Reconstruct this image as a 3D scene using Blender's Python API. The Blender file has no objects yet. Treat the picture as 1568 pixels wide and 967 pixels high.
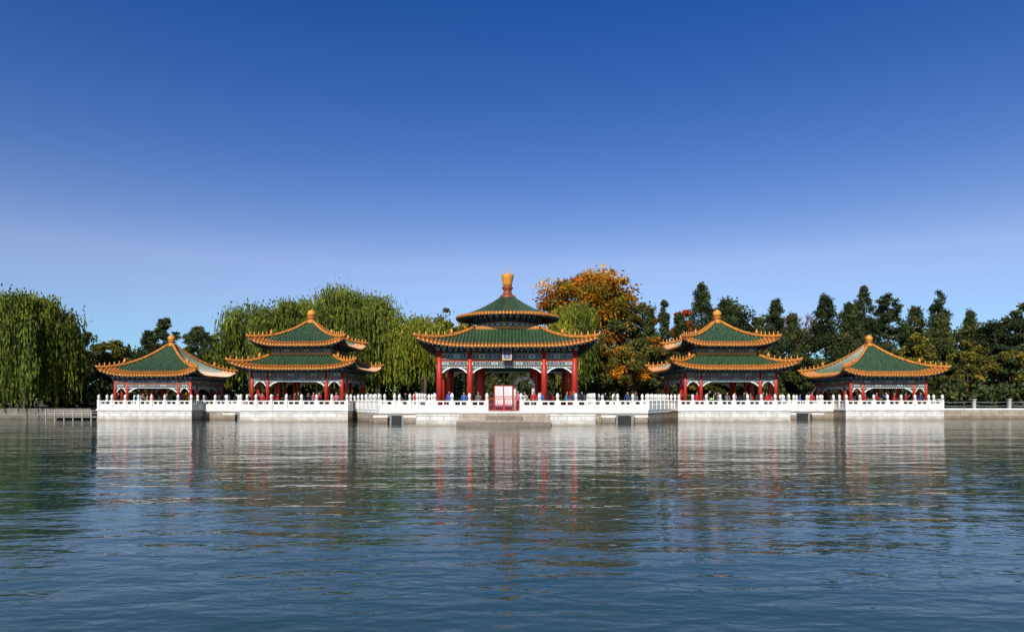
import bpy, math, random
import numpy as np
from mathutils import Vector, Matrix
random.seed(7); rng=np.random.default_rng(7)
sc=bpy.context.scene
COL=sc.collection
sc.view_settings.view_transform='Standard'; sc.view_settings.look='None'; sc.view_settings.exposure=0

# ------------------------------------------------------------ materials
def nt(name):
    m=bpy.data.materials.new(name); m.use_nodes=True
    t=m.node_tree; b=t.nodes['Principled BSDF']
    return m,t,b
def mat(name,c,rough=0.6,var=0.25,scale=3.0,spec=0.4,bump=0.0):
    m,t,b=nt(name); b.inputs['Roughness'].default_value=rough
    b.inputs['Specular IOR Level'].default_value=spec
    tc=t.nodes.new('ShaderNodeTexCoord'); n=t.nodes.new('ShaderNodeTexNoise')
    n.inputs['Scale'].default_value=scale; n.inputs['Detail'].default_value=6; n.inputs['Roughness'].default_value=0.65
    t.links.new(tc.outputs['Object'],n.inputs['Vector'])
    r=t.nodes.new('ShaderNodeValToRGB'); e=r.color_ramp.elements
    e[0].position=0.3; e[1].position=0.72
    e[0].color=(c[0]*(1-var),c[1]*(1-var),c[2]*(1-var),1); e[1].color=(min(1,c[0]*(1+var*.6)),min(1,c[1]*(1+var*.6)),min(1,c[2]*(1+var*.6)),1)
    t.links.new(n.outputs['Fac'],r.inputs['Fac']); t.links.new(r.outputs['Color'],b.inputs['Base Color'])
    if bump:
        bp=t.nodes.new('ShaderNodeBump'); bp.inputs['Strength'].default_value=bump; bp.inputs['Distance'].default_value=0.03
        t.links.new(n.outputs['Fac'],bp.inputs['Height']); t.links.new(bp.outputs['Normal'],b.inputs['Normal'])
    return m
M={}
M['green']=mat('green_glazed_tile',(0.026,0.065,0.034),0.4,0.65,3.5)
M['greenrib']=mat('green_glazed_rib',(0.065,0.125,0.06),0.36,0.7,3.5)
M['yellow']=mat('yellow_glazed_tile',(0.58,0.22,0.04),0.35,0.6,4.0)
M['yellowd']=mat('yellow_tile_bed',(0.24,0.075,0.02),0.5,0.5,4.0)
M['gold']=mat('gold_glaze',(0.68,0.29,0.04),0.3,0.35,4)
M['brown']=mat('brown_red_glaze',(0.25,0.06,0.025),0.4,0.3,4)
M['red']=mat('red_lacquer',(0.46,0.03,0.015),0.45,0.25,2)
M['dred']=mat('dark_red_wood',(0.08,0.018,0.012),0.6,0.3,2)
M['pblue']=mat('paint_blue',(0.03,0.08,0.26),0.6,0.4,6)
M['pgreen']=mat('paint_green',(0.03,0.13,0.11),0.6,0.4,6)
M['pgold']=mat('paint_gold',(0.50,0.33,0.12),0.5,0.4,8)
M['pwhite']=mat('paint_white',(0.72,0.73,0.70),0.6,0.15,8)
M['marble']=mat('white_marble',(0.77,0.755,0.72),0.6,0.28,1.6)
M['deck']=mat('deck_stone',(0.35,0.32,0.28),0.8,0.25,1.5)
M['step']=mat('step_stone',(0.20,0.17,0.14),0.85,0.35,1.5,bump=.4)
M['dark']=mat('painted_opening_shade',(0.03,0.03,0.028),0.8,0.3,2)  # near-black colour painting the shade inside the bridge openings
M['grayp']=mat('gray_paint',(0.25,0.27,0.27),0.6,0.2,2)
M['bark']=mat('bark',(0.085,0.065,0.045),0.9,0.4,3)

def wallmat(name,c1,c2,mort,bw,bh):
    m,t,b=nt(name); b.inputs['Roughness'].default_value=0.75
    tc=t.nodes.new('ShaderNodeTexCoord'); sp=t.nodes.new('ShaderNodeSeparateXYZ'); t.links.new(tc.outputs['Object'],sp.inputs[0])
    ad=t.nodes.new('ShaderNodeMath'); ad.operation='ADD'; t.links.new(sp.outputs[0],ad.inputs[0]); t.links.new(sp.outputs[1],ad.inputs[1])
    cb=t.nodes.new('ShaderNodeCombineXYZ'); t.links.new(ad.outputs[0],cb.inputs[0]); t.links.new(sp.outputs[2],cb.inputs[1])
    br=t.nodes.new('ShaderNodeTexBrick'); t.links.new(cb.outputs[0],br.inputs['Vector'])
    br.inputs['Color1'].default_value=(*c1,1); br.inputs['Color2'].default_value=(*c2,1); br.inputs['Mortar'].default_value=(*mort,1)
    br.inputs['Scale'].default_value=1; br.inputs['Mortar Size'].default_value=0.03; br.inputs['Brick Width'].default_value=bw; br.inputs['Row Height'].default_value=bh
    n=t.nodes.new('ShaderNodeTexNoise'); n.inputs['Scale'].default_value=1.3; n.inputs['Detail'].default_value=8; t.links.new(tc.outputs['Object'],n.inputs['Vector'])
    mr=t.nodes.new('ShaderNodeMapRange'); mr.inputs[1].default_value=0.0; mr.inputs[2].default_value=0.45; mr.inputs[3].default_value=0.85; mr.inputs[4].default_value=0.0
    t.links.new(sp.outputs[2],mr.inputs[0])
    n2=t.nodes.new('ShaderNodeMath'); n2.operation='MULTIPLY_ADD'; t.links.new(n.outputs['Fac'],n2.inputs[0]); n2.inputs[1].default_value=1.4; n2.inputs[2].default_value=-0.46
    a2=t.nodes.new('ShaderNodeMath'); a2.operation='ADD'; a2.use_clamp=True; t.links.new(mr.outputs[0],a2.inputs[0]); t.links.new(n2.outputs[0],a2.inputs[1])
    mx=t.nodes.new('ShaderNodeMix'); mx.data_type='RGBA'; t.links.new(a2.outputs[0],mx.inputs[0]); t.links.new(br.outputs['Color'],mx.inputs[6])
    mx.inputs[7].default_value=(c1[0]*.45,c1[1]*.40,c1[2]*.33,1)
    t.links.new(mx.outputs[2],b.inputs['Base Color'])
    return m
M['wall']=wallmat('white_block_wall',(0.70,0.69,0.66),(0.79,0.775,0.745),(0.34,0.33,0.31),1.2,0.42)
M['tan']=wallmat('tan_stone_wall',(0.36,0.30,0.235),(0.46,0.40,0.33),(0.22,0.19,0.16),1.0,0.35)

def leafmat(name,transl=0.3):
    m=bpy.data.materials.new(name); m.use_nodes=True; t=m.node_tree; t.nodes.clear()
    o=t.nodes.new('ShaderNodeOutputMaterial'); a=t.nodes.new('ShaderNodeAttribute'); a.attribute_name='Col'
    d=t.nodes.new('ShaderNodeBsdfDiffuse'); tr=t.nodes.new('ShaderNodeBsdfTranslucent'); mx=t.nodes.new('ShaderNodeMixShader'); mx.inputs[0].default_value=transl
    t.links.new(a.outputs['Color'],d.inputs[0]); t.links.new(a.outputs['Color'],tr.inputs[0])
    t.links.new(d.outputs[0],mx.inputs[1]); t.links.new(tr.outputs[0],mx.inputs[2]); t.links.new(mx.outputs[0],o.inputs[0])
    return m
LEAF=leafmat('foliage')

# ------------------------------------------------------------ mesh builder
class MB:
    def __init__(s): s.v=[]; s.f=[]; s.m=[]; s.sm=[]; s.names=[]; s.T=Matrix.Identity(4)
    def mi(s,k):
        if k not in s.names: s.names.append(k)
        return s.names.index(k)
    def add(s,vs,fs,k,smooth=False):
        o=len(s.v); T=s.T
        s.v+= [tuple(T@Vector(p)) for p in vs]
        i=s.mi(k)
        for f in fs: s.f.append(tuple(a+o for a in f)); s.m.append(i); s.sm.append(smooth)
    def box(s,x0,x1,y0,y1,z0,z1,k):
        vs=[(x0,y0,z0),(x1,y0,z0),(x1,y1,z0),(x0,y1,z0),(x0,y0,z1),(x1,y0,z1),(x1,y1,z1),(x0,y1,z1)]
        s.add(vs,[(0,3,2,1),(4,5,6,7),(0,1,5,4),(1,2,6,5),(2,3,7,6),(3,0,4,7)],k)
    def lathe(s,x,y,prof,k,seg=16,smooth=True,cap=True):
        vs=[];fs=[]
        for (r,z) in prof:
            for i in range(seg):
                a=2*math.pi*i/seg; vs.append((x+r*math.cos(a),y+r*math.sin(a),z))
        for j in range(len(prof)-1):
            for i in range(seg):
                i2=(i+1)%seg; fs.append((j*seg+i,j*seg+i2,(j+1)*seg+i2,(j+1)*seg+i))
        if cap:
            fs.append(tuple(range(seg))[::-1]); fs.append(tuple((len(prof)-1)*seg+i for i in range(seg)))
        s.add(vs,fs,k,smooth)
    def tube(s,pts,rads,k,seg=6):
        vs=[];fs=[]
        n=len(pts)
        for j,p in enumerate(pts):
            p=Vector(p); d=Vector(pts[min(j+1,n-1)])-Vector(pts[max(j-1,0)]); d.normalize()
            u=d.cross(Vector((0.13,0.2,1)));
            if u.length<1e-3: u=d.cross(Vector((1,0,0)))
            u.normalize(); w=d.cross(u)
            for i in range(seg):
                a=2*math.pi*i/seg; vs.append(tuple(p+(u*math.cos(a)+w*math.sin(a))*rads[j]))
        for j in range(n-1):
            for i in range(seg):
                i2=(i+1)%seg; fs.append((j*seg+i,j*seg+i2,(j+1)*seg+i2,(j+1)*seg+i))
        fs.append(tuple(range(seg))[::-1]); fs.append(tuple((n-1)*seg+i for i in range(seg)))
        s.add(vs,fs,k,True)
    def obj(s,name,parent=None):
        me=bpy.data.meshes.new(name); me.from_pydata(s.v,[],s.f)
        for k in s.names: me.materials.append(M[k])
        me.polygons.foreach_set('material_index',s.m); me.polygons.foreach_set('use_smooth',s.sm); me.update()
        o=bpy.data.objects.new(name,me); COL.objects.link(o)
        if parent: o.parent=parent
        return o
def empty(name,loc=(0,0,0),rz=0):
    o=bpy.data.objects.new(name,None); o.location=loc; o.rotation_euler=(0,0,rz); COL.objects.link(o); return o

# ------------------------------------------------------------ roofs
def drop(s): return 0.45*s+0.55*(1-(1-s)**2)
def hip_roof(mb,rd,e,r0,ztop,H,lift,wall,band=1.1):
    def P(t,r,dz=0):
        s=max(0,(r-r0)/(e-r0)); q=abs(t)**5*s*s
        k=1+0.045*q
        return (t*r*k,-r*k,ztop-H*drop(s)+lift*q+dz)
    th=0.17
    for side in range(4):
        T0=Matrix.Rotation(side*math.pi/2,4,'Z'); mb.T=T0; rd.T=T0
        NT=28; NR=14
        rs=[r0+(e-band-r0)*i/(NR-3) for i in range(NR-2)]+[e-band/2,e]
        for j in range(len(rs)-1):
            vs=[];
            for rr in (rs[j],rs[j+1]):
                for i in range(NT+1): vs.append(P(-1+2*i/NT,max(rr,0.001)))
            fs=[(i,NT+1+i,NT+2+i,i+1) for i in range(NT)]
            mb.add(vs,fs,'yellowd' if rs[j]>=e-band-1e-6 else 'green',True)
        n=int(e/0.31)
        for i in range(-n,n+1):
            x=i*0.31
            ra=max(abs(x)+0.05,r0)
            if ra>e-0.15: continue
            N=9; w=0.085
            rr=[ra+(e-band-ra)*j/(N-3) for j in range(N-2)]+[e-band/2,e+.02] if ra<e-band-.1 else [ra+(e+.02-ra)*j/3 for j in range(4)]
            vs=[]
            for r in rr:
                for (dx,dz) in ((-w,0.0),(-w*.6,0.10),(w*.6,0.10),(w,0.0)): vs.append(P((x+dx)/max(r,.05),r,dz))
            for j in range(len(rr)-1):
                o=[vs[q] for q in range(j*4,(j+2)*4)]
                mb.add(o,[(a,4+a,5+a,a+1) for a in range(3)],'yellow' if rr[j]>=e-band-1e-6 else 'greenrib')
            c=P(x/e,e,0)
            vs=[(c[0]+0.11*math.cos(a),c[1]-0.03,c[2]-0.03+0.11*math.sin(a)) for a in [k*math.pi/4 for k in range(8)]]
            mb.add(vs,[tuple(range(8))],'gold')
        vs=[P(-1+2*i/NT,e,0) for i in range(NT+1)]+[P(-1+2*i/NT,e,-th) for i in range(NT+1)]
        mb.add(vs,[(i,NT+1+i,NT+2+i,i+1) for i in range(NT)],'yellowd')
        zw=ztop-H-th+0.45
        vs=[P(-1+2*i/NT,e,-th) for i in range(NT+1)]+[((-1+2*i/NT)*wall,-wall,zw) for i in range(NT+1)]
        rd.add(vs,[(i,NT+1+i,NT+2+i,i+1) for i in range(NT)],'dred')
        n=int(e/0.17)
        for i in range(-n,n+1):
            t=i*0.34/2/e*1.0
            if i%2: continue
            a=Vector(P(t,e,-th-0.005)); b=Vector((t*wall,-wall,zw-0.01))
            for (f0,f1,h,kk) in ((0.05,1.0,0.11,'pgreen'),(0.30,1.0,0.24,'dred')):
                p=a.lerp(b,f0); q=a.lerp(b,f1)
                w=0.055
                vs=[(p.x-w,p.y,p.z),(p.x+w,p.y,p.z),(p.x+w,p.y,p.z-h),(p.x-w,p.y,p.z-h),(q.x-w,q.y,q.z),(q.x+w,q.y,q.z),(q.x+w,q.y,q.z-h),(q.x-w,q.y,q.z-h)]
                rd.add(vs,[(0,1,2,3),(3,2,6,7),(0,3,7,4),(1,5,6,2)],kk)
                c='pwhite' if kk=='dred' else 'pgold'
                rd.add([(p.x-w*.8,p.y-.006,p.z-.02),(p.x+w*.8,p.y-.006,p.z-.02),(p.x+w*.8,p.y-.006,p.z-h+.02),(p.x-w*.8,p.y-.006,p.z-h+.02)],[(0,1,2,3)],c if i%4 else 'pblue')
        pts=[];ra=[]
        for j in range(15):
            r=max(r0,0.25)+(e-max(r0,.25))*j/14; p=P(1,r,0.13); pts.append(p); ra.append(0.16)
        x,y,z=pts[-1]; pts.append((x*1.02,y*1.02,z+0.16)); ra.append(0.10)
        mb.tube(pts,ra,'yellow',6)
        for j in range(5):
            r=e*(0.97-0.06*j); p=P(1,r,0.26); mb.lathe(p[0],p[1],[(0.09,p[2]),(0.10,p[2]+.1),(0.05,p[2]+.2),(0.07,p[2]+.28),(0.01,p[2]+.36)],'gold' if j%2 else 'yellow',6)
        p=P(1,e*0.66,0.2); mb.lathe(p[0],p[1],[(0.14,p[2]),(0.2,p[2]+.2),(0.12,p[2]+.45),(0.02,p[2]+.6)],'yellow',6)
    mb.T=Matrix.Identity(4); rd.T=Matrix.Identity(4)

def cone_roof(mb,rd,R,r0,ztop,H,wall,band=1.0):
    NR=14; NA=96
    def prof(r,dz=0):
        s=(r-r0)/(R-r0); return ztop-H*drop(s)+dz
    rs=[r0+(R-band-r0)*i/(NR-3) for i in range(NR-2)]+[R-band/2,R]
    for j in range(len(rs)-1):
        vs=[]
        for r in (rs[j],rs[j+1]):
            for i in range(NA): a=2*math.pi*i/NA; vs.append((r*math.cos(a),r*math.sin(a),prof(r)))
        mb.add(vs,[(i,(i+1)%NA,NA+(i+1)%NA,NA+i) for i in range(NA)],'yellowd' if (rs[j]>=R-band-1e-6) else 'green',True)
    n=96
    for i in range(n):
        a=2*math.pi*i/n; N=10
        rr=[r0+(R-band-r0)*j/(N-3) for j in range(N-2)]+[R-band/2,R+.02]
        for j in range(len(rr)-1):
            vs=[]
            for r in (rr[j],rr[j+1]):
                da=min(0.08,r*math.pi/n*.55)/r
                for (d,dz) in ((-1,0),(-.6,.09),(.6,.09),(1,0)): vs.append((r*math.cos(a+d*da),r*math.sin(a+d*da),prof(r,dz)))
            mb.add(vs,[(q,4+q,5+q,q+1) for q in range(3)],'yellow' if rr[j]>=R-band-1e-6 else 'greenrib')
        c=(R+.03); cx,cy,cz=c*math.cos(a),c*math.sin(a),prof(R)-.03
        tx,ty=-math.sin(a),math.cos(a)
        mb.add([(cx+tx*.11*math.cos(b),cy+ty*.11*math.cos(b),cz+.11*math.sin(b)) for b in [k*math.pi/4 for k in range(8)]],[tuple(range(8))],'gold')
    mb.lathe(0,0,[(R,prof(R)-.17),(R,prof(R))],'yellowd',NA,cap=False)
    zw=prof(R)-.17+.4
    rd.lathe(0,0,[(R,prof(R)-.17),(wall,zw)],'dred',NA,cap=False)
    n=90
    for i in range(n):
        T=Matrix.Rotation(2*math.pi*i/n,4,'Z'); rd.T=T
        for (f0,h,kk,c) in ((0.05,.11,'pgreen','pgold'),(0.33,.24,'dred','pwhite')):
            y0=-(R+(wall-R)*f0); z0=prof(R)-.175+.4*f0; w=.055
            vs=[(-w,y0,z0),(w,y0,z0),(w,y0,z0-h),(-w,y0,z0-h),(-w,-wall,zw),(w,-wall,zw),(w,-wall,zw-h),(-w,-wall,zw-h)]
            rd.add(vs,[(0,1,2,3),(3,2,6,7),(0,3,7,4),(1,5,6,2)],kk)
            rd.add([(-w*.8,y0-.006,z0-.02),(w*.8,y0-.006,z0-.02),(w*.8,y0-.006,z0-h+.02),(-w*.8,y0-.006,z0-h+.02)],[(0,1,2,3)],c if i%2 else 'pblue')
    rd.T=Matrix.Identity(4)

def painted(mb,L,yy,z0,z1,seed=0):
    mb.box(-L,L,-yy-.12,-yy+.12,z0,z1,'pgreen')
    w=1.15; n=max(1,int(round(2*L/w))); w=2*L/n; h=z1-z0
    for i in range(n):
        x=-L+w*(i+.5); k=('pblue','pgreen')[(i+seed)%2]
        mb.box(x-w*.47,x+w*.47,-yy-.128,-yy-.12,z0+h*.08,z1-h*.08,'pgold')
        mb.box(x-w*.44,x+w*.44,-yy-.136,-yy-.128,z0+h*.16,z1-h*.16,k)
        if h>.25:
            mb.box(x-w*.25,x+w*.25,-yy-.144,-yy-.136,z0+h*.28,z1-h*.28,'pwhite' if (i+seed)%2 else 'pgold')
            mb.box(x-w*.19,x+w*.19,-yy-.152,-yy-.144,z0+h*.38,z1-h*.38,'dred' if (i+seed)%3==0 else 'pblue')
def dougong(mb,L,yy,z0,z1):
    mb.box(-L,L,-yy-.05,-yy+.05,z0,z1,'dred'); h=z1-z0
    n=int(2*L/.52)
    for i in range(n+1):
        x=-L+2*L*i/n; k=('pblue','pgreen')[i%2]
        mb.box(x-.08,x+.08,-yy-.20,-yy-.051,z0+.02,z0+h*.35,k)
        mb.box(x-.17,x+.17,-yy-.30,-yy-.051,z0+h*.38,z0+h*.62,k)
        mb.box(x-.14,x+.14,-yy-.31,-yy-.302,z0+h*.42,z0+h*.50,'pwhite')
        mb.box(x-.20,x+.20,-yy-.40,-yy-.051,z0+h*.66,z0+h*.92,k)
        mb.box(x-.18,x+.18,-yy-.41,-yy-.402,z0+h*.70,z0+h*.78,'pwhite')
def queti(mb,xa,xb,yy,z,ln,h):
    mb.box(xa,xb,-yy-.03,-yy+.03,z-.16,z-.002,'pwhite')
    n=int((xb-xa)/.22)
    for i in range(n):
        x=xa+(xb-xa)*(i+.5)/n; mb.box(x-.06,x+.06,-yy-.036,-yy-.03,z-.13,z-.05,'pgreen' if i%2 else 'pblue')
    for s,x0 in ((1,xa),(-1,xb)):
        N=8
        for th,k,dy in ((1,'pwhite',.03),(.66,'pgreen',.036)):
            top=[];bot=[]
            for i in range(N+1):
                u=i/N; top.append((x0+s*u*ln*th,z-.16)); bot.append((x0+s*u*ln*th,z-.16-h*th*(1-u)**1.6-.03*math.sin(u*12)*(1-u)))
            vs=[(p[0],-yy-dy,p[1]) for p in top+bot]; fs=[(i,N+1+i,N+2+i,i+1) for i in range(N)]
            mb.add(vs,fs,k)
            if dy==.03: mb.add([(p[0],-yy+.03,p[1]) for p in top+bot],fs,k)
def four(mb,f):
    for s in range(4):
        mb.T=Matrix.Rotation(s*math.pi/2,4,'Z'); f()
    mb.T=Matrix.Identity(4)
def columns(mb,pos,zd,zt,r):
    for x,y in pos:
        mb.lathe(x,y,[(r*1.6,zd),(r*1.6,zd+.1),(r*1.25,zd+.22)],'deck',14)
        mb.lathe(x,y,[(r,zd+.2),(r*.94,zt)],'red',14)

DECK=1.25
def finial_ball(mb,z,s=1):
    mb.lathe(0,0,[(.55*s,z-.25*s),(.5*s,z),(.34*s,z+.08*s),(.30*s,z+.28*s),(.46*s,z+.34*s),(.46*s,z+.42*s),(.3*s,z+.48*s)],'yellow',20)
    mb.lathe(0,0,[(.28*s,z+.46*s),(.42*s,z+.6*s),(.46*s,z+.8*s),(.40*s,z+1.0*s),(.24*s,z+1.15*s),(.05*s,z+1.25*s)],'gold',20)

def pavilion_common(par,hw,mid,inner,zb,zt,rcol):
    mb=MB()
    pos=[]
    for a in (-hw,-mid,mid,hw):
        for b in (-hw,hw): pos+= [(a,b)]
    for b in (-mid,mid):
        for a in (-hw,hw): pos.append((a,b))
    for a in (-inner,inner):
        for b in (-inner,inner): pos.append((a,b))
    columns(mb,pos,DECK,zt,rcol); mb.obj('columns',par)
    mb=MB()
    H=zt-zb
    def side():
        painted(mb,hw,hw,zb,zb+H*.24,1)
        mb.box(-hw,hw,-hw-.06,-hw+.06,zb+H*.24,zb+H*.32,'red')
        painted(mb,hw+.1,hw,zb+H*.32,zb+H*.66,0)
        dougong(mb,hw+.1,hw,zb+H*.66,zt)
        for a,b in ((-hw,-mid),(-mid,mid),(mid,hw)):
            queti(mb,a+rcol,b-rcol,hw,zb,min(1.0,(b-a)*.33),.5)
        for a,b in ((-hw,-mid),(mid,hw)):
            mb.box(a+rcol,b-rcol,-hw-.16,-hw+.16,DECK+.42,DECK+.48,'red')
            k=int((b-a)/.2)
            for i in range(k): x=a+rcol+(b-a-2*rcol)*(i+.5)/k; mb.box(x-.02,x+.02,-hw-.02,-hw+.02,DECK+.012,DECK+.42,'red')
    four(mb,side)
    def inn():
        painted(mb,inner,inner,zb,zb+.4,1)
    four(mb,inn)
    mb.box(-hw+.15,hw-.15,-hw+.15,hw-.15,zt-.45,zt-.35,'dred')
    mb.obj('painted_beams',par)

def pav_double_square(x,y,rz=0):
    par=empty('double_eave_square_pavilion',(x,y,0),rz)
    pavilion_common(par,4.75,3.1,2.9,4.3,5.55,.19)
    tl=MB(); rd=MB()
    hip_roof(tl,rd,6.3,3.3,7.05,1.55,.75,4.85,1.0)
    hip_roof(tl,rd,4.85,.15,11.0,2.95,.75,3.25,.95)
    def ring(): tl.box(-3.45,3.45,-3.45,-3.2,6.98,7.3,'yellow')
    four(tl,ring); finial_ball(tl,11.0,1.05)
    tl.obj('glazed_tile_roofs',par); rd.obj('eave_rafters',par)
    mb=MB()
    def up():
        mb.box(-3.15,3.15,-3.2,-3.0,7.0,7.4,'dred')
        painted(mb,3.2,3.15,7.3,7.72,0); dougong(mb,3.2,3.1,7.72,8.25)
    four(mb,up); mb.obj('upper_wall',par)
    return par
def pav_single(x,y,e=5.3):
    par=empty('single_eave_square_pavilion',(x,y,0))
    pavilion_common(par,4.2,2.85,2.2,3.7,4.85,.17)
    tl=MB(); rd=MB()
    hip_roof(tl,rd,e,.15,8.75,3.75,.72,4.25,1.0)
    finial_ball(tl,8.75,.92)
    tl.obj('glazed_tile_roof',par); rd.obj('eave_rafters',par)
    return par
def pav_center(x,y):
    par=empty('round_topped_double_eave_pavilion',(x,y,0))
    pavilion_common(par,6.1,3.35,2.6,5.3,7.05,.27)
    tl=MB(); rd=MB()
    hip_roof(tl,rd,7.65,3.1,9.0,1.95,.72,6.2,1.0)
    cone_roof(tl,rd,5.1,.55,12.45,2.15,3.1,.62)
    def ring(): tl.box(-3.3,3.3,-3.3,-3.0,8.9,9.2,'yellow')
    four(tl,ring)
    tl.lathe(0,0,[(.85,12.15),(.8,12.5),(.55,12.62),(.42,12.85),(.40,13.1),(.55,13.25),(.55,13.38),(.42,13.46)],'brown',24)
    tl.lathe(0,0,[(.42,13.45),(.46,13.7),(.56,14.2),(.64,14.5),(.62,14.62),(.34,14.72),(.05,14.78),(.03,15.4)],'gold',24)
    tl.obj('glazed_tile_roofs',par); rd.obj('eave_rafters',par)
    mb=MB()
    mb.lathe(0,0,[(2.95,8.9),(2.95,10.6)],'dred',48)
    n=32
    for i in range(n):
        mb.T=Matrix.Rotation(2*math.pi*(i+.5)/n,4,'Z')
        k=('pblue','pgreen')[i%2]
        mb.box(-.28,.28,-3.02,-2.9,9.2,9.62,'pgold'); mb.box(-.24,.24,-3.03,-3.021,9.25,9.57,k); mb.box(-.12,.12,-3.04,-3.031,9.33,9.49,'pwhite')
        mb.box(-.17,.17,-3.2,-2.9,9.8,9.95,k); mb.box(-.21,.21,-3.35,-2.9,10.0,10.2,k); mb.box(-.19,.19,-3.36,-3.351,10.05,10.12,'pwhite')
    mb.T=Matrix.Identity(4)
    mb.obj('upper_drum_wall',par)
    mb=MB(); mb.T=Matrix.Translation((0,-6.75,6.35))@Matrix.Rotation(math.radians(-18),4,'X')
    mb.box(-.42,.42,-.05,.05,-.62,.62,'pgold'); mb.box(-.3,.3,-.062,-.05,-.5,.5,'pblue')
    for i in range(3):
        z=.3-.3*i; mb.box(-.12,.12,-.072,-.062,z-.02,z+.02,'pgold'); mb.box(-.02,.02,-.074,-.062,z-.1,z+.1,'pgold'); mb.box(-.1,.1,-.073,-.062,z-.09,z-.06,'pgold')
    mb.obj('name_plaque',par)
    return par
CX=-0.45
pav_center(CX,68)
pav_double_square(-22.4,76.6,math.radians(-1.5)); pav_double_square(22.9,76.6)
pav_single(-40.1,80.8,5.25); pav_single(42.1,80.9,5.55)

# ------------------------------------------------------------ balustrades and platforms
def balus(mb,p,q,z,sp=1.5,ends=(True,True)):
    p=Vector((*p,0)); q=Vector((*q,0)); d=q-p; L=d.length; a=math.atan2(d.y,d.x)
    mb.T=Matrix.Translation((p.x,p.y,z))@Matrix.Rotation(a,4,'Z')
    n=max(1,round(L/sp)); w=L/n
    for i in range(n+1):
        if (i==0 and not ends[0]) or (i==n and not ends[1]): continue
        x=i*w
        mb.box(x-.13,x+.13,-.13,.13,0,1.05,'marble')
        mb.lathe(x,0,[(.09,1.05),(.08,1.12),(.14,1.17),(.16,1.28),(.15,1.42),(.09,1.54),(.02,1.6)],'marble',8)
    for i in range(n):
        x0=i*w+.131; x1=(i+1)*w-.131
        mb.box(x0,x1,-.09,.09,0,.1,'marble')
        mb.box(x0,x1,-.06,.06,.1,.54,'marble')
        mb.box(x0+.12,x1-.12,-.068,-.06,.18,.46,'pwhite')
        mb.box(x0,x1,-.08,.08,.80,.92,'marble')
        for u in (.0,.5,1.0):
            xc=x0+.07+(x1-x0-.14)*u; mb.box(xc-.065,xc+.065,-.05,.05,.54,.80,'marble')
    mb.T=Matrix.Identity(4)
def platform(name,x0,x1,y0,y1,gap=None):
    par=empty(name); z=DECK
    mb=MB()
    mb.box(x0,x1,y0,y1,-1.5,z-.16,'tan')
    mb.box(x0,x1,y0-.03,y0,-1.5,z-.162,'wall')
    mb.box(x0-.08,x1+.08,y0-.14,y1+.08,z-.16,z,'marble')
    mb.box(x0+.3,x1-.3,y0+.3,y1-.3,z,z+.012,'deck')
    mb.box(x0-.05,x1+.05,y0-.08,y0-.03,-.2,.12,'wall')
    mb.obj('walls',par)
    mb=MB()
    if gap:
        balus(mb,(x0+.1,y0+.1),(gap[0],y0+.1),z); balus(mb,(gap[1],y0+.1),(x1-.1,y0+.1),z)
    else: balus(mb,(x0+.1,y0+.1),(x1-.1,y0+.1),z)
    for xx in (x0+.1,x1-.1):
        balus(mb,(xx,y0+.1),(xx,y0+.1+(y1-y0)*.3),z,ends=(False,True)); balus(mb,(xx,y1-(y1-y0)*.3),(xx,y1-.1),z)
    balus(mb,(x0+.1,y1-.1),(x1-.1,y1-.1),z,ends=(False,False))
    mb.obj('balustrade',par)
    return par
pc=platform('marble_lake_platform',CX-7.95,CX+7.75,60,75.8,gap=(CX-1.75,CX+1.25))
platform('marble_lake_platform',-28.2,-17.0,71,82.2); platform('marble_lake_platform',17.2,28.8,71,82.2)
platform('marble_lake_platform',-45.7,-35.3,75.6,86); platform('marble_lake_platform',36.8,47.6,75.6,86)
mb=MB()
mb.box(CX-4.2,CX+3.7,59.7,59.96,-1.5,DECK-.17,'tan')
mb.box(CX-4.3,CX+3.8,58.3,59.7,-1.5,.5,'tan')
mb.box(CX-1.8,CX+1.3,58.9,59.69,.5,.85,'step')
mb.box(CX-4.2,CX+3.7,57.2,58.3,-1.5,.30,'step')
mb.box(CX-4.1,CX+3.6,56.2,57.2,-1.5,.10,'step')
mb.obj('stone_landing_steps')

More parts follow.
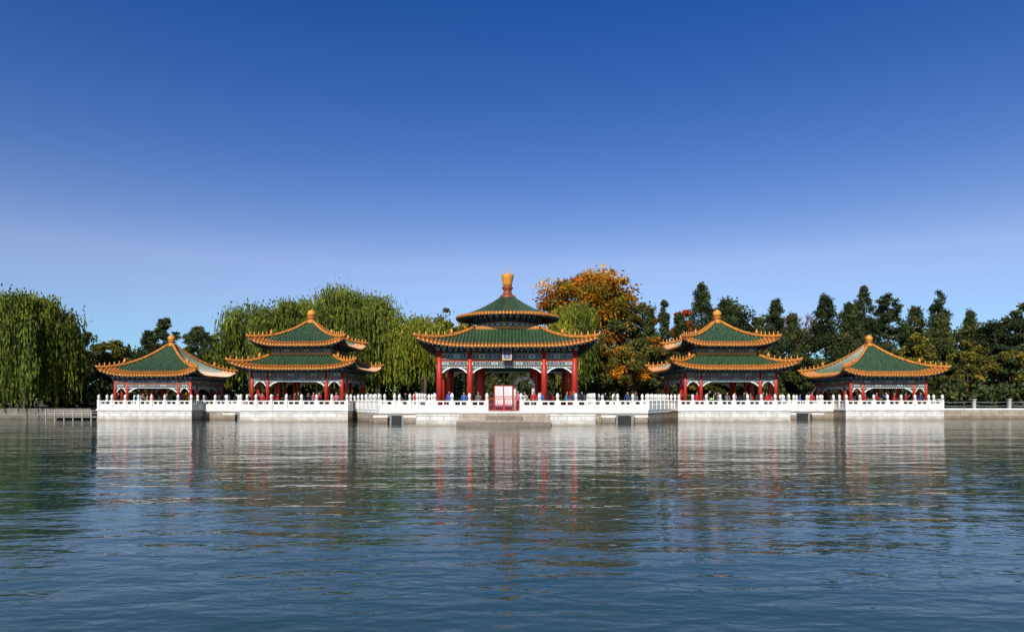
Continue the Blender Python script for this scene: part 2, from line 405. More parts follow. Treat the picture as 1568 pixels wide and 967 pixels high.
def walkway(name,pts,w,z=DECK,opening=None):
    """polyline of FRONT edge points, extruded back by w in +Y"""
    par=empty(name); mb=MB(); bb=MB()
    for i in range(len(pts)-1):
        (xa,ya),(xb,yb)=pts[i],pts[i+1]
        def prism(ya2,yb2,z0,z1,k,back=w):
            vs=[(xa,ya2,z0),(xb,yb2,z0),(xb,yb2+back,z0),(xa,ya2+back,z0),(xa,ya2,z1),(xb,yb2,z1),(xb,yb2+back,z1),(xa,ya2+back,z1)]
            mb.add(vs,[(0,3,2,1),(4,5,6,7),(0,1,5,4),(1,2,6,5),(2,3,7,6),(3,0,4,7)],k)
        prism(ya,yb,-1.5,z-.3,'tan'); prism(ya-.12,yb-.12,z-.3,z-.004,'marble',w+.24)
        balus(bb,(xa,ya+.02),(xb,yb+.02),z,ends=(i==0,True)); balus(bb,(xa,ya+w-.1),(xb,yb+w-.1),z,ends=(i==0,True))
    if opening:
        for (xo,yo,ww) in opening:
            mb.box(xo-ww/2-.18,xo+ww/2+.18,yo-.06,yo+.001,-.3,.9,'grayp'); mb.box(xo-ww/2,xo+ww/2,yo-.08,yo-.06,-.3,.72,'dark')  # wall stays solid; flat dark panel stands for the shaded hole
            mb.box(xo-ww/2-1.6,xo-ww/2-.3,yo-.5,yo-.1,-1,.55,'tan');mb.box(xo-ww/2-1.65,xo-ww/2-.25,yo-.55,yo-.1,.55,.75,'marble')
            mb.box(xo+ww/2+.3,xo+ww/2+1.5,yo-.5,yo-.1,-1,.55,'tan');mb.box(xo+ww/2+.25,xo+ww/2+1.55,yo-.55,yo-.1,.55,.75,'marble')
    mb.obj('walls',par); bb.obj('balustrade',par)
walkway('zigzag_stone_bridge',[(-17.0,74),(-12.9,66.6),(-8.4,66.5)],3,opening=[(-11.2,66.55,1.0)])
walkway('zigzag_stone_bridge',[(7.3,66.5),(13.2,66.6),(17.2,74)],3,opening=[(10.9,66.55,1.3)])
walkway('zigzag_stone_bridge',[(-35.3,78.5),(-28.2,77.5)],3,opening=[(-30.6,77.8,.7)])
walkway('zigzag_stone_bridge',[(28.8,77.5),(36.8,78.5)],3,opening=[(33.0,78.0,1.3)])

mb=MB(); gx0,gx1,gy=CX-1.6,CX+1.1,60.1; z=DECK
for x in (gx0,(gx0+gx1)/2-.04,(gx0+gx1)/2+.04,gx1): mb.box(x-.035,x+.035,gy-.035,gy+.035,z-.0,z+1.15,'red')
for zz in (.08,.55,1.08):
    mb.box(gx0+.036,(gx0+gx1)/2-.08,gy-.025,gy+.025,z+zz,z+zz+.06,'red'); mb.box((gx0+gx1)/2+.08,gx1-.036,gy-.025,gy+.025,z+zz,z+zz+.06,'red')
for i in range(16):
    x=gx0+.1+(gx1-gx0-.2)*i/15
    if abs(x-(gx0+gx1)/2)<.09: continue
    mb.box(x-.012,x+.012,gy-.015,gy+.015,z+.1,z+1.1,'red')
mb.obj('red_lattice_gate')
M['paper']=mat('printed_board_white',(0.7,0.68,0.68),0.5,0.12,5); M['ink']=mat('ink',(0.35,0.22,0.22),0.6,0.2,5)
mb=MB(); bx=-.75; by=61.0
for x in (bx-.8,bx,bx+.8): mb.box(x-.05,x+.05,by-.04,by+.04,DECK,DECK+2.25,'red')
for zz in (.35,1.25,2.2): mb.box(bx-.75,bx-.05,by-.035,by+.035,DECK+zz,DECK+zz+.07,'red'); mb.box(bx+.05,bx+.75,by-.035,by+.035,DECK+zz,DECK+zz+.07,'red')
for s in (-1,1):
    for z0,z1 in ((.42,1.25),(1.32,2.2)):
        c=bx+s*.4; mb.box(c-.35,c+.35,by-.02,by+.02,DECK+z0,DECK+z1,'paper')
        for i in range(5): mb.box(c-.27,c+.2-.05*(i%3),by-.025,by-.02,DECK+z0+.12+.13*i,DECK+z0+.14+.13*i,'ink')
mb.obj('information_board')
M['pink']=mat('pink_flower',(0.6,0.12,0.12),0.6,0.4,9)
mb=MB(); ax,ay=1.15,64.5
pts=[(ax+.85*math.cos(a),ay,DECK+2.25+.85*math.sin(a)) for a in [math.pi*i/16 for i in range(17)]]
pts=[(ax+.85,ay,DECK)]+pts+[(ax-.85,ay,DECK)]
mb.tube(pts,[.16]*len(pts),'pwhite',8)
for i in range(90):
    a=random.uniform(-.3,math.pi); r=.85+random.uniform(-.15,.15); x=ax+r*math.cos(a); zz=DECK+2.25+r*math.sin(a) if a>0 else DECK+random.uniform(.2,2.2)
    if a<=0: x=ax+random.choice((-.85,.85))+random.uniform(-.1,.1)
    s=random.uniform(.05,.11); mb.lathe(x,ay-.15+random.uniform(-.06,.04),[(.02,zz-s),(s,zz-s*.3),(s,zz+s*.3),(.02,zz+s)],random.choice(('pink','pwhite','pwhite')),6)
mb.obj('flower_arch')

# ------------------------------------------------------------ water, ground
def sheet(name,pts,z,m):
    me=bpy.data.meshes.new(name); me.from_pydata([(x,y,z) for x,y in pts],[],[tuple(range(len(pts)))]); me.materials.append(m)
    o=bpy.data.objects.new(name,me); COL.objects.link(o); return o
m,t,b=nt('lake_water'); b.inputs['Roughness'].default_value=0.02; b.inputs['IOR'].default_value=1.36
tc=t.nodes.new('ShaderNodeTexCoord')
def wn(sx,sy,scale,detail,dist,prev,rot=0):
    mp=t.nodes.new('ShaderNodeMapping'); mp.inputs['Scale'].default_value=(sx,sy,1); mp.inputs['Rotation'].default_value=(0,0,rot)
    n=t.nodes.new('ShaderNodeTexNoise'); n.inputs['Scale'].default_value=scale; n.inputs['Detail'].default_value=detail; n.inputs['Distortion'].default_value=.3
    t.links.new(tc.outputs['Object'],mp.inputs[0]); t.links.new(mp.outputs[0],n.inputs['Vector'])
    bp=t.nodes.new('ShaderNodeBump'); bp.inputs['Distance'].default_value=dist; bp.inputs['Strength'].default_value=1
    t.links.new(n.outputs['Fac'],bp.inputs['Height'])
    if prev: t.links.new(prev.outputs['Normal'],bp.inputs['Normal'])
    return bp
b0=wn(.4,1.0,.28,1,.07,None,-.06); b1=wn(.35,1.0,.8,1,.036,b0,.10); b2=wn(.45,1.0,2.6,2,.020,b1,-.12); b3=wn(.6,1.0,8.0,2,.004,b2,.3)
t.links.new(b3.outputs['Normal'],b.inputs['Normal'])
n=t.nodes.new('ShaderNodeTexNoise'); n.inputs['Scale'].default_value=.05; t.links.new(tc.outputs['Object'],n.inputs['Vector'])
r=t.nodes.new('ShaderNodeValToRGB'); r.color_ramp.elements[0].color=(.018,.052,.046,1); r.color_ramp.elements[1].color=(.028,.066,.055,1)
t.links.new(n.outputs['Fac'],r.inputs['Fac']); t.links.new(r.outputs['Color'],b.inputs['Base Color'])
sheet('lake_water',[(-1500,-400),(1500,-400),(1500,95),(-1500,95)],0,m)
M['ground']=mat('grass_and_soil',(0.09,0.085,0.045),.95,.4,.35)
me=bpy.data.meshes.new('ground')
shore=[(-3000,79),(-48.5,79),(-46.5,88),(-30,89),(30,89),(48.5,88),(50,81),(3000,81)]
vs=[(x,y,1.05) for x,y in shore]+[(3000,6000,1.05),(-3000,6000,1.05)]
me.from_pydata(vs,[],[tuple(range(10))]); me.materials.append(M['ground']); g=bpy.data.objects.new('ground',me); COL.objects.link(g)
M['seawall']=wallmat('seawall_stone',(0.20,0.18,0.15),(0.26,0.24,0.20),(0.13,0.12,0.10),1.1,.4)
mb=MB()
for i in range(len(shore)-1):
    (xa,ya),(xb,yb)=shore[i],shore[i+1]
    for (o0,o1,z0,z1,k) in ((0.0,.5,-1.5,1.05,'seawall' if i<4 else 'tan'),(-.06,.6,1.05,1.25,'marble' if i>=4 else 'seawall')):
        vs=[(xa,ya+o0,z0),(xb,yb+o0,z0),(xb,yb+o1,z0),(xa,ya+o1,z0),(xa,ya+o0,z1),(xb,yb+o0,z1),(xb,yb+o1,z1),(xa,ya+o1,z1)]
        mb.add(vs,[(4,5,6,7),(0,1,5,4),(1,2,6,5),(2,3,7,6),(3,0,4,7)],k)
mb.obj('stone_seawall')
M['conc']=mat('concrete_post',(.4,.39,.36),.8,.2,3)
mb=MB()
for i in range(9):
    x=50.8+4.2*i; mb.box(x-.16,x+.16,81.5,81.8,1.25,2.25,'conc'); mb.box(x-.22,x+.22,81.44,81.86,2.25,2.36,'conc')
    if i<8:
        for zz in (1.55,2.0): mb.tube([(x+.16,81.65,zz),(x+2.1,81.65,zz-.08),(x+4.04,81.65,zz)],[.03]*3,'grayp',6)
mb.obj('bank_railing')
mb=MB(); mb.box(-52.5,-46.2,77.0,78.9,.25,.4,'step')
for i in range(7):
    x=-52.4+i*1.02; mb.box(x-.05,x+.05,77.05,77.15,-1,1.05,'conc')
for zz in (.72,1.0): mb.box(-52.4,-46.3,77.07,77.13,zz,zz+.05,'conc')
mb.obj('wooden_jetty')

# ------------------------------------------------------------ trees
def build_tree(name,trunk,P,S,C,up=None):
    n=len(P)
    A=rng.normal(size=(n,3)); A/=np.linalg.norm(A,axis=1,keepdims=True)
    if up is not None: A=A*(1-up)+np.array([0,0,1])*up; A/=np.linalg.norm(A,axis=1,keepdims=True)
    B=rng.normal(size=(n,3)); B=np.cross(A,B); B/=np.linalg.norm(B,axis=1,keepdims=True)+1e-9
    a=A*S[:,1:2]; b=B*S[:,0:1]
    V=np.stack([P-a*1.0,P+b*.9-a*.1,P+a*1.0,P-b*.9+a*.15],1).reshape(-1,3)
    tv=np.array(trunk.v) if trunk.v else np.zeros((0,3)); nt_=len(tv)
    me=bpy.data.meshes.new(name)
    faces=list(trunk.f)
    loops=[i for f in faces for i in f]; lt=[len(f) for f in faces]
    allv=np.concatenate([tv,V])
    me.vertices.add(len(allv)); me.vertices.foreach_set('co',allv.ravel())
    L=np.concatenate([np.array(loops,dtype=np.int32),np.arange(nt_,nt_+4*n,dtype=np.int32)])
    me.loops.add(len(L)); me.loops.foreach_set('vertex_index',L)
    tot=np.concatenate([np.array(lt,dtype=np.int32),np.full(n,4,dtype=np.int32)])
    st=np.concatenate([[0],np.cumsum(tot)[:-1]]).astype(np.int32)
    me.polygons.add(len(tot)); me.polygons.foreach_set('loop_start',st); me.polygons.foreach_set('loop_total',tot)
    me.materials.append(M['bark']); me.materials.append(LEAF)
    mi=np.concatenate([np.zeros(len(lt),dtype=np.int32),np.ones(n,dtype=np.int32)]); me.polygons.foreach_set('material_index',mi)
    me.update(calc_edges=True)
    at=me.attributes.new('Col','FLOAT_COLOR','FACE')
    cc=np.ones((len(tot),4)); cc[len(lt):,:3]=C; at.data.foreach_set('color',cc.ravel())
    me.validate()
    o=bpy.data.objects.new(name,me); COL.objects.link(o); return o
def limb(tr,p,q,r0,r1,sag=.0):
    p=Vector(p);q=Vector(q);pts=[];N=5
    for i in range(N+1):
        u=i/N; c=p.lerp(q,u); c.z+=sag*math.sin(math.pi*u); c.x+=random.uniform(-.1,.1)*(0<i<N); c.y+=random.uniform(-.1,.1)*(0<i<N); pts.append(c)
    tr.tube(pts,[r0+(r1-r0)*i/N for i in range(N+1)],'bark',6)
def palette(cols,n):
    i=rng.integers(0,len(cols),n); return np.array(cols)[i]
def broad(name,x,y,top,rx,base,cols,n=7000,nc=60,leaf=.21,z0=1.05):
    n=int(n*1.25); nc=int(nc*1.35)
    tr=MB(); cz=(top+base)/2; rz=(top-base)/2
    limb(tr,(x,y,z0-.1),(x+random.uniform(-.4,.4),y,base+rz*.5),.05*rx+.12,.1+.01*rx)
    cen=[];rad=[]
    while len(cen)<nc:
        d=rng.normal(size=3); d/=np.linalg.norm(d); u=rng.random()**.45
        if d[2]<-.75: continue
        f=1+.13*math.sin(d[0]*5+x)+.13*math.sin(d[2]*6+x*2)
        r=rng.uniform(.12,.27)*rx
        c=np.array([d[0]*(rx-r*.7)*u*f,d[1]*(rx-r*.7)*u*f,d[2]*(rz-r*.6)*u*f])+(x,y,cz); cen.append(c);rad.append(r)
    for c in cen[:22]: limb(tr,(x,y,base+random.uniform(-.1,.5)*rz),tuple(c),.06+.012*rx,.025,.3)
    cen=np.array(cen);rad=np.array(rad)
    i=rng.integers(0,nc,n); d=rng.normal(size=(n,3)); d/=np.linalg.norm(d,axis=1,keepdims=True)
    rr=rng.random(n)**.5*rng.uniform(.85,1.25,n)
    P=cen[i]+d*(rad[i]*rr)[:,None]*np.array([1.15,1.15,.75])
    cl=palette(cols,nc)*rng.uniform(.65,1.3,(nc,1))
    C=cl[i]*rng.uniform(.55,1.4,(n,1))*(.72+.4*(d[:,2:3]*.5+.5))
    s=leaf*rng.uniform(.5,1.2,n); S=np.stack([s*.7,s],1)
    return build_tree(name,tr,P,S,np.clip(C,0,1))
def willow(name,x,y,top,rx,cols,low=3.0,n_l=34,per=28,z0=1.05,dens=20):
    tr=MB(); fork=z0+(top-z0)*.35
    limb(tr,(x,y,z0-.1),(x+random.uniform(-.5,.5),y,fork),.42,.3)
    P=[];S=[];C=[]
    for k in range(n_l):
        a=rng.uniform(0,2*math.pi); u=rng.random()**.55
        hx=x+math.cos(a)*rx*u; hy=y+math.sin(a)*rx*u
        hz=top-(top-fork)*(.10+.42*u*u)*rng.uniform(.5,1.15) if k>3 else top-.4*k-.4
        limb(tr,(x,y,fork-.5),(hx,hy,hz),.12,.03,1.2)
        col=np.array(cols[rng.integers(len(cols))])*rng.uniform(.55,1.3)
        m=60; d=rng.normal(size=(m,3))*np.array([.85,.85,.4]); P.append(d+(hx,hy,hz-.1)); s=rng.uniform(.10,.24,m); S.append(np.stack([s*.6,s],1)); C.append(col*rng.uniform(.7,1.3,(m,1)))
        L0=rng.uniform(.45,1.0)
        for j in range(per):
            ox,oy=rng.normal(size=2)*.72; ph=rng.uniform(0,6)
            zt=hz+rng.uniform(-.4,.35)-.35*math.hypot(ox,oy)
            zb=max(low+rng.uniform(0,2),zt-(zt-low)*L0*rng.uniform(.5,1.1))
            m=max(4,int((zt-zb)*dens/8)); uu=rng.random(m)
            zz=zt-(zt-zb)*uu
            out=.35*(1-np.exp(-uu*3))
            px=hx+ox+math.cos(a)*out+.12*np.sin(zz*.7+ph)+rng.normal(size=m)*.05; py=hy+oy+math.sin(a)*out+rng.normal(size=m)*.05
            P.append(np.stack([px,py,zz],1)); s=rng.uniform(.22,.46,m); S.append(np.stack([rng.uniform(.06,.11,m),s],1))
            C.append(col*rng.uniform(.6,1.4,(m,1)))
    P=np.concatenate(P);S=np.concatenate(S);C=np.concatenate(C)
    return build_tree(name,tr,P,S,np.clip(C,0,1),up=.82)
def conifer(name,x,y,top,rx,base,cols,n=7000,leaf=.2,z0=1.05,shape=.7,tiers=None):
    n=int(n*1.2)
    tr=MB(); limb(tr,(x,y,z0-.1),(x,y,top-.6),.28,.04)
    nc=int(80+rx*18); cen=[];rad=[]
    for k in range(nc):
        h=rng.random()**.9; zc=base+(top-base)*h; rmax=rx*(1-h**1.5)**shape*(1+.2*math.sin(h*17+x))+.10
        a=rng.uniform(0,2*math.pi); u=rng.random()**.45
        cen.append((x+math.cos(a)*rmax*u*.9,y+math.sin(a)*rmax*u*.9,zc)); rad.append(.27*rx*(1-.65*h)+.2)
        if k%3==0: limb(tr,(x,y,zc-.5),cen[-1],.06,.02)
    cen=np.array(cen);rad=np.array(rad); i=rng.integers(0,nc,n); d=rng.normal(size=(n,3)); d/=np.linalg.norm(d,axis=1,keepdims=True)
    P=cen[i]+d*(rad[i]*rng.random(n)**.5*rng.uniform(.8,1.3,n))[:,None]*np.array([1,1,1.15 if tiers is None else .55])
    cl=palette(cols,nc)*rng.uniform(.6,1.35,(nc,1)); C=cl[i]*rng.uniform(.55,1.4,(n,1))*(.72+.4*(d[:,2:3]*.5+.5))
    s=leaf*rng.uniform(.5,1.25,n)
    return build_tree(name,tr,P,np.stack([s*.5,s],1),np.clip(C,0,1),up=.45 if tiers is None else .15)
def K(cols,f): return [tuple(c*f for c in q) for q in cols]
WG=K([(.125,.15,.022),(.105,.13,.025),(.15,.165,.025),(.07,.095,.02)],1.5)
WY=K([(.20,.20,.02),(.16,.18,.025),(.12,.15,.02)],1.5)
DG=K([(.032,.042,.018),(.026,.038,.016),(.040,.052,.02)],1.9)
MG=K([(.058,.068,.022),(.046,.062,.02),(.068,.072,.022)],1.8)
OL=K([(.11,.10,.02),(.09,.085,.02),(.14,.11,.02),(.06,.07,.02)],1.6)
OR=[(.56,.23,.02),(.48,.20,.02),(.64,.34,.03),(.26,.18,.025),(.46,.14,.02),(.22,.19,.025)]
YO=K([(.32,.20,.015),(.26,.17,.02),(.16,.15,.02)],1.6)
willow('willow_tree',-58.6,82.5,15.2,5.2,WG,low=.4,n_l=60)
willow('willow_tree',-67.5,84,14.8,5.5,WG,low=1.5,n_l=36)
willow('willow_tree',-35.2,93,15.4,3.9,WG,n_l=34); willow('willow_tree',-29.6,95,16.3,3.7,WG,n_l=34)
willow('willow_tree',-23.2,93,18.0,4.2,WG,n_l=46); willow('willow_tree',-18.4,93.5,16.6,3.2,WG,n_l=34)
willow('willow_tree',-11.8,91,13.7,2.8,WY+WG,n_l=28); willow('willow_tree',8.6,89,14.9,2.1,WY+WG,n_l=24)
willow('willow_tree',-15.4,94,11.5,2.6,WY,n_l=22)
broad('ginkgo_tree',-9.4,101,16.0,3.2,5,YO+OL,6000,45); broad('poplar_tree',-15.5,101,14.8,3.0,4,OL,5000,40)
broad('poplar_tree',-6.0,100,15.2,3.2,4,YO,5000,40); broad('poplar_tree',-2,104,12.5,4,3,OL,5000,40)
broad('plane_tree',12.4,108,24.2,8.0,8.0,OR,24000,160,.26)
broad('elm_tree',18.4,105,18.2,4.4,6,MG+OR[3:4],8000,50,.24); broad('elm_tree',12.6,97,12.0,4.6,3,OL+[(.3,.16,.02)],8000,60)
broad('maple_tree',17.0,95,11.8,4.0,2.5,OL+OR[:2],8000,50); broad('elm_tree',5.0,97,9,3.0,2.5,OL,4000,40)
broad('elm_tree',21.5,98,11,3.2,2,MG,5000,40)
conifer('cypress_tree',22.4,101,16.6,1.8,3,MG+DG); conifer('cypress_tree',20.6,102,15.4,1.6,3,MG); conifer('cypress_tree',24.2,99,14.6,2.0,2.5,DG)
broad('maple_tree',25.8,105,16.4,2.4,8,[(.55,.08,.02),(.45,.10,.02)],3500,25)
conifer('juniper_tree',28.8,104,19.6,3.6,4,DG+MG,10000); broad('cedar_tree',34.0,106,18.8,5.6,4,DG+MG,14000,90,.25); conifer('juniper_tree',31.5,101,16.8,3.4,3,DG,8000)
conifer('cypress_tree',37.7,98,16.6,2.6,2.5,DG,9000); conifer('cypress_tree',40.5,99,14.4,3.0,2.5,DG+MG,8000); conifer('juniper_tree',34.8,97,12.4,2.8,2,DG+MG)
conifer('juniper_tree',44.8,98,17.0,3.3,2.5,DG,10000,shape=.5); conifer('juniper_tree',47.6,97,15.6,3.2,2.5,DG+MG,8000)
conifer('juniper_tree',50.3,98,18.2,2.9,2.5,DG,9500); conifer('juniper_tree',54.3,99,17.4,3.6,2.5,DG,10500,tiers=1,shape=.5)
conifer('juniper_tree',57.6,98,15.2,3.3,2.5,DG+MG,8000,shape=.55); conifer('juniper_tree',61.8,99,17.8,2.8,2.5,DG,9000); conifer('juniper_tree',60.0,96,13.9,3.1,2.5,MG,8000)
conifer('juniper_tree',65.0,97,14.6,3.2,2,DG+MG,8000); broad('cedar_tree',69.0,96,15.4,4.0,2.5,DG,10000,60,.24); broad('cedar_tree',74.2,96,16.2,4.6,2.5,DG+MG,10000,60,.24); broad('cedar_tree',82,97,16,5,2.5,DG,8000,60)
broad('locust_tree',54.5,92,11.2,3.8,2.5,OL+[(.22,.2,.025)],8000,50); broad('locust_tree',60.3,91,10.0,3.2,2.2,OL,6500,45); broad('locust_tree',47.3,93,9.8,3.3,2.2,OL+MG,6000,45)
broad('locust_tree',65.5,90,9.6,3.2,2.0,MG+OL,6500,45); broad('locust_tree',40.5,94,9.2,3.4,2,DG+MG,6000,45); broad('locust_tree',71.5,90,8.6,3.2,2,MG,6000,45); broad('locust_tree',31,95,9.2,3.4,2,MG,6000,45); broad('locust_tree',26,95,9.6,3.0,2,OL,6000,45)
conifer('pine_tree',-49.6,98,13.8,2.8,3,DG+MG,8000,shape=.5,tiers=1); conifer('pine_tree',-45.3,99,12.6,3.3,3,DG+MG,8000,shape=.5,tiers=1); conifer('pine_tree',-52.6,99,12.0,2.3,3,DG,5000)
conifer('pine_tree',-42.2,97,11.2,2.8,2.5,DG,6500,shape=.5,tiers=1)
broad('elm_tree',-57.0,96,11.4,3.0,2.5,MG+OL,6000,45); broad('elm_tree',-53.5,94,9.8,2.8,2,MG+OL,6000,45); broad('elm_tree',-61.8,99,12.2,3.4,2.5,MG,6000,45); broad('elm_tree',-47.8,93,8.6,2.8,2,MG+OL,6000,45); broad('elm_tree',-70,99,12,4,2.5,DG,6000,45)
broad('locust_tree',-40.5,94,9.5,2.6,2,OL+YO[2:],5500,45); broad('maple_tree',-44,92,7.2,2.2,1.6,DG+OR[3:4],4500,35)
tr=MB()
M['barkp']=mat('bare_twig_bark',(.26,.17,.18),.9,.3,3)
def br(p,d,L,r,dep):
    q=p+d*L; tr.tube([p,p.lerp(q,.5)+Vector((random.uniform(-.1,.1),0,random.uniform(0,.1))),q],[r,r*.85,r*.7],'barkp',5)
    if dep==0: return
    for i in range(3 if dep>1 else 4):
        nd=(d+Vector((random.uniform(-.6,.6),random.uniform(-.6,.6),random.uniform(-.05,.4)))).normalized(); br(q,nd,L*random.uniform(.62,.82),max(r*.6,.03),dep-1)
br(Vector((44.4,108,1)),Vector((-.05,0,1)),4.8,.25,6); tr.obj('bare_tree')
def belt(name,segs,n,cols,spiky=0):
    P=[];C=[];S=[]
    for (xa,xb,y,h) in segs:
        N=int(n*(xb-xa)); k=int((xb-xa)*3.2)
        cx=rng.uniform(xa,xb,k); hh=h*(.84+.09*np.sin(cx*.9)+.08*np.sin(cx*2.3+1)+spiky*np.abs(np.sin(cx*1.1))); cz=1+(hh-1)*rng.random(k)**.55; cy=y+rng.uniform(-3,3,k)
        cl=palette(cols,k)*rng.uniform(.5,1.3,(k,1)); i=rng.integers(0,k,N)
        P.append(np.stack([cx[i],cy[i],cz[i]],1)+rng.normal(size=(N,3))*np.array([.75,.6,.55])); C.append(cl[i]*rng.uniform(.6,1.4,(N,1))); s=rng.uniform(.16,.42,N); S.append(np.stack([s*.7,s],1))
    return build_tree(name,MB(),np.concatenate(P),np.concatenate(S),np.clip(np.concatenate(C),0,1))
belt('distant_trees',[(-105,-20,114,11.0),(-20,22,114,9.5),(22,42,114,13),(42,105,113,15.0)],400,DG+MG,.06)
belt('bank_shrubs',[(-80,-50,90,4.6),(-50,50,99,5.6),(50,85,90,4.4)],260,DG+MG[:1])

# ------------------------------------------------------------ people
def skin_mesh(verts,edges,rads,sub=1):
    me=bpy.data.meshes.new('tmp'); me.from_pydata(verts,edges,[]); o=bpy.data.objects.new('tmp',me); COL.objects.link(o)
    sk=o.modifiers.new('s','SKIN')
    for i,r in enumerate(rads):
        v=me.skin_vertices[0].data[i]; v.radius=(r[0],r[1]) if isinstance(r,tuple) else (r,r)
    me.skin_vertices[0].data[0].use_root=True
    if sub: s=o.modifiers.new('u','SUBSURF'); s.levels=sub; s.render_levels=sub
    dg=bpy.context.evaluated_depsgraph_get(); out=bpy.data.meshes.new_from_object(o.evaluated_get(dg))
    res=([tuple(v.co) for v in out.vertices],[tuple(p.vertices) for p in out.polygons])
    bpy.data.objects.remove(o); bpy.data.meshes.remove(out); return res
def person_parts(pose):
    la=[(-.19,0,1.40),(-.25,.02,1.13),(-.23,-.10,.90)]; ra=[(.19,0,1.40),(.25,.02,1.13),(.23,-.10,.90)]
    lk=[(-.09,0,.90),(-.10,-.01,.49),(-.10,.02,.09),(-.11,-.14,.04)]; rk=[(.09,0,.90),(.10,-.01,.49),(.10,.02,.09),(.11,-.14,.04)]
    if pose=='walk':
        lk=[(-.09,0,.90),(-.10,-.16,.50),(-.10,-.24,.10),(-.10,-.40,.06)]; rk=[(.09,0,.90),(.10,.06,.49),(.10,.30,.13),(.10,.20,.04)]
        la=[(-.19,0,1.40),(-.24,.14,1.15),(-.23,.10,.91)]; ra=[(.19,0,1.40),(.24,-.08,1.14),(.22,-.28,.99)]
    if pose=='photo':
        la=[(-.19,0,1.40),(-.27,-.10,1.16),(-.08,-.32,1.40)]; ra=[(.19,0,1.40),(.27,-.10,1.16),(.08,-.32,1.40)]
    if pose=='lean':
        la=[(-.19,-.05,1.38),(-.26,-.14,1.14),(-.18,-.38,1.06)]; ra=[(.19,-.05,1.38),(.26,-.14,1.14),(.18,-.38,1.06)]
    V=[(0,0,.95),(0,0,1.12),(0,0,1.33),(0,0,1.45),(0,-.005,1.53)]; R=[(.15,.11),(.135,.10),(.17,.11),(.08,.07),(.055,.055)]
    E=[(0,1),(1,2),(2,3),(3,4)]
    for k in (la,ra):
        b=len(V); V+=k; R+=[.065,.05,.036]; E+=[(2,b),(b,b+1),(b+1,b+2)]
    for k in (lk,rk):
        b=len(V); V+=k; R+=[.095,.07,.05,.045]; E+=[(0,b),(b,b+1),(b+1,b+2),(b+2,b+3)]
    v,f=skin_mesh(V,E,R,1); parts=[]
    slots={0:[],1:[],2:[],3:[]}
    for p in f:
        c=sum((Vector(v[i]) for i in p),Vector())/len(p)
        arm=abs(c.x)>.165 or (c.y<-.16 and c.z>.85)
        if c.z>1.475: s=3
        elif c.z<.11: s=0
        elif c.z<.88 and not (arm and c.z>.8): s=1
        else: s=2
        slots[s].append(p)
    for s in slots: parts.append((v,slots[s],s))
    for k,sg in ((la,-1),(ra,1)):
        w=Vector(k[2]); d=(w-Vector(k[1])).normalized(); side=Vector((0,1,0)).cross(d) if abs(d.y)<.8 else Vector((1,0,0))
        if side.length<.1: side=Vector((1,0,0))
        side.normalize(); cur=side.cross(d)
        HV=[w,w+d*.05,w+d*.09]; HR=[.026,(.036),(.034)]; HE=[(0,1),(1,2)]
        for j,(o,L) in enumerate(((-.030,.07),(-.010,.08),(.011,.075),(.030,.058))):
            b=len(HV); HV+=[w+d*.095+side*o,w+d*(.095+L*.5)+side*o*1.15+cur*.008,w+d*(.095+L*.9)+side*o*1.2+cur*.028]; HR+=[.010,.009,.008]; HE+=[(2,b),(b,b+1),(b+1,b+2)]
        b=len(HV); HV+=[w+d*.05-side*.042,w+d*.085-side*.055+cur*.02]; HR+=[.011,.009]; HE+=[(1,b),(b,b+1)]
        hv,hf=skin_mesh([tuple(a) for a in HV],HE,HR,0); parts.append((hv,hf,3))
    def ell(c,r,seg=14,rg=10,fn=None):
        vs=[];fs=[]
        for j in range(rg+1):
            a=math.pi*j/rg
            for i in range(seg):
                b=2*math.pi*i/seg; p=Vector((math.sin(a)*math.cos(b),math.sin(a)*math.sin(b),math.cos(a)))
                if fn: p=fn(p)
                vs.append((c[0]+p.x*r[0],c[1]+p.y*r[1],c[2]+p.z*r[2]))
        for j in range(rg):
            for i in range(seg): fs.append((j*seg+i,(j+1)*seg+i,(j+1)*seg+(i+1)%seg,j*seg+(i+1)%seg))
        return vs,fs
    def jaw(p):
        if p.z<0: p=Vector((p.x*(1+.3*p.z),p.y*(1+.12*p.z),p.z))
        return p
    hy=-.02
    parts.append((*ell((0,hy,1.625),(.076,.095,.118),fn=jaw),3))
    parts.append((*ell((0,hy-.095,1.615),(.012,.02,.022),6,5),3))
    for s in (-1,1):
        parts.append((*ell((s*.078,hy+.005,1.62),(.012,.02,.03),6,5),3)); parts.append((*ell((s*.03,hy-.086,1.64),(.012,.006,.007),6,4),4))
    parts.append((*ell((0,hy-.088,1.568),(.024,.006,.006),6,4),5))
    def hr(p):
        if p.y<-.2 and p.z<.45: p=Vector((p.x*.9,p.y*.75,p.z))
        return p
    parts.append((*ell((0,hy+.018,1.66),(.086,.098,.10),fn=hr),4))
    return parts
POSE={k:person_parts(k) for k in ('stand','walk','photo','lean')}
HM={}
def cm(c):
    k='cloth_%d_%d_%d'%tuple(int(a*100) for a in c)
    if k not in HM: HM[k]=mat(k,c,.8,.2,8)
    return HM[k]
def person(x,y,z,face,pose,jacket,pants=(.03,.035,.05),scale=1.0,hair=(.015,.012,.01)):
    vs=[];fs=[];mi=[]
    for v,f,s in POSE[pose]:
        o=len(vs); vs+=v; fs+=[tuple(a+o for a in q) for q in f]; mi+=[s]*len(f)
    me=bpy.data.meshes.new('person'); me.from_pydata(vs,[],fs)
    for c in ((.03,.03,.03),pants,jacket,(.50,.30,.21),hair,(.35,.10,.09)): me.materials.append(cm(c))
    me.polygons.foreach_set('material_index',mi); me.polygons.foreach_set('use_smooth',[True]*len(fs)); me.update()
    o=bpy.data.objects.new('person',me); COL.objects.link(o); o.location=(x,y,z); o.rotation_euler=(0,0,face); o.scale=(scale,)*3
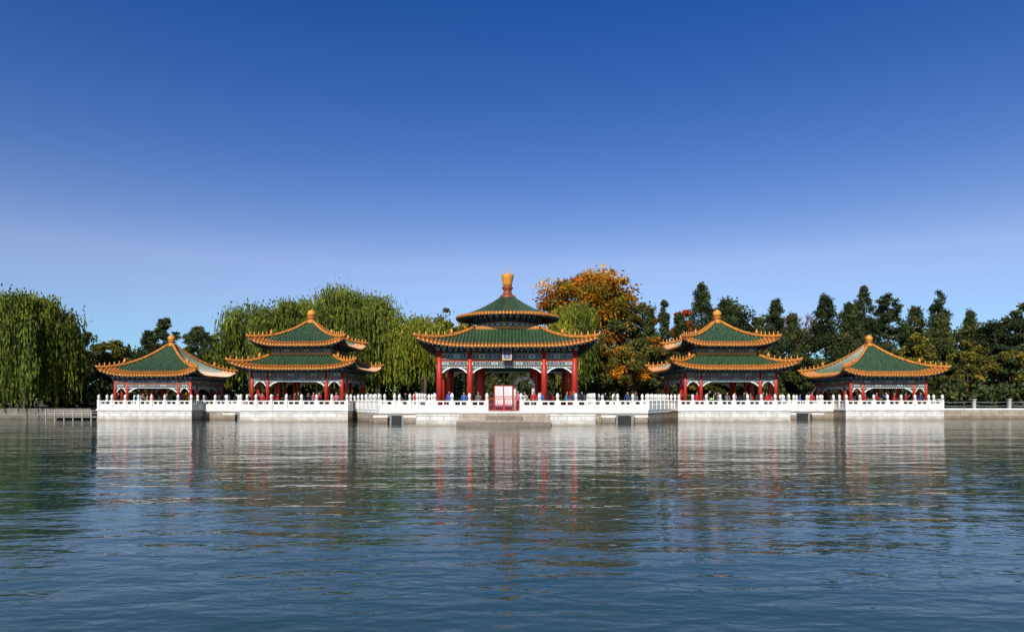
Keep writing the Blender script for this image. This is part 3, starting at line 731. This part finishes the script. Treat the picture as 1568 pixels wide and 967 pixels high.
RD=(.45,.02,.03); BL=(.04,.12,.45); WH=(.6,.6,.6); BK=(.02,.02,.025); PK=(.5,.15,.2); YL=(.5,.35,.05); GR=(.12,.13,.14); NV=(.03,.05,.15); TL=(.05,.25,.35)
D=DECK+.012
for a in [(-5.6,61.2,.3,'walk',BL),(-4.3,61.4,-.2,'stand',BL),(-3.0,61.0,0,'lean',GR),(.55,60.9,.2,'stand',PK),(1.15,62.2,0,'photo',WH),(2.6,61.1,-.4,'stand',BL),(5.5,61.1,0,'stand',NV),(5.0,62.6,1.4,'walk',TL),(6.3,61.5,-1.3,'walk',BK),(-6.6,62.3,1.5,'walk',BK),(3.7,64.5,.4,'stand',RD),(-2.2,66,2,'stand',YL),(1.9,60.95,.2,'lean',RD)]:
    person(a[0],a[1],D,a[2],a[3],a[4],random.choice([(.03,.035,.05),(.05,.06,.1),(.02,.02,.02)]),random.uniform(.95,1.04))
for cx in (-22.6,23.0):
    for i in range(14):
        person(cx-4.9+9.8*i/13+random.uniform(-.2,.2),random.choice((71.7,72.6,73.4)),D,random.uniform(-1.6,1.6),random.choice(list(POSE)),random.choice([RD,RD,BL,BK,GR,BK,PK,RD]),scale=random.uniform(.95,1.05))
for cx in (-40.5,42.2):
    for i in range(8):
        person(cx-4.4+8.8*i/7+random.uniform(-.3,.3),random.choice((76.4,77.3)),D,random.uniform(-1.6,1.6),random.choice(list(POSE)),random.choice([RD,BL,BK,GR,NV,RD]),scale=random.uniform(.95,1.05))
for (x,y) in ((-10.5,67.8),(-9.6,68.2),(9.2,67.6),(10.2,68.0),(11.5,68.3),(12.2,67.7),(-32,79.5),(32,79.5),(33.5,79.8),(35,80),(-13.5,69.5),(14.4,70.5)):
    person(x,y,DECK,random.uniform(-1.6,1.6),random.choice(('stand','walk','walk')),random.choice([RD,BL,BK,GR,NV,BK,YL]),scale=random.uniform(.95,1.04))

# ------------------------------------------------------------ light, sky, camera
el=math.radians(36); az=math.radians(-14)
sd=Vector((math.sin(az)*math.cos(el),-math.cos(az)*math.cos(el),math.sin(el)))
L=bpy.data.lights.new('sun','SUN'); L.energy=5.0; L.angle=math.radians(.5); L.color=(1,.93,.82)
lo=bpy.data.objects.new('sun',L); COL.objects.link(lo); lo.rotation_euler=sd.to_track_quat('Z','Y').to_euler()
w=bpy.data.worlds.new('World'); sc.world=w; w.use_nodes=True; t=w.node_tree; bg=t.nodes['Background']
s=t.nodes.new('ShaderNodeTexSky'); s.sky_type='NISHITA'; s.sun_disc=False; s.sun_elevation=el
s.sun_rotation=math.atan2(sd.x,sd.y); s.altitude=200; s.air_density=1.0; s.dust_density=.4; s.ozone_density=5.0
# grade of the sky colour: deeper blue overhead, paler at the horizon
sp=t.nodes.new('ShaderNodeSeparateColor'); sp.mode='HSV'; cb=t.nodes.new('ShaderNodeCombineColor'); cb.mode='HSV'
t.links.new(s.outputs[0],sp.inputs[0])
ha=t.nodes.new('ShaderNodeMath'); ha.operation='ADD'; ha.inputs[1].default_value=.017; t.links.new(sp.outputs[0],ha.inputs[0]); t.links.new(ha.outputs[0],cb.inputs[0])
mr=t.nodes.new('ShaderNodeMapRange'); mr.inputs[1].default_value=.66; mr.inputs[2].default_value=.75; mr.inputs[3].default_value=.62; mr.inputs[4].default_value=.985; t.links.new(sp.outputs[1],mr.inputs[0]); t.links.new(mr.outputs[0],cb.inputs[1])
mv=t.nodes.new('ShaderNodeMapRange'); mv.inputs[1].default_value=.66; mv.inputs[2].default_value=.74; mv.inputs[3].default_value=1.12; mv.inputs[4].default_value=1.0; t.links.new(sp.outputs[1],mv.inputs[0])
mm=t.nodes.new('ShaderNodeMath'); mm.operation='MULTIPLY'; t.links.new(sp.outputs[2],mm.inputs[0]); t.links.new(mv.outputs[0],mm.inputs[1])
t.links.new(mm.outputs[0],cb.inputs[2]); t.links.new(cb.outputs[0],bg.inputs['Color']); bg.inputs['Strength'].default_value=.108
cam=bpy.data.cameras.new('camera'); co=bpy.data.objects.new('camera',cam); COL.objects.link(co)
co.location=(0,0,2.23); co.rotation_euler=(math.radians(90),0,0); cam.lens=1050/1568*36; cam.sensor_width=36; cam.shift_y=128.5/1568; cam.clip_end=9000; cam.clip_start=.1
sc.camera=co
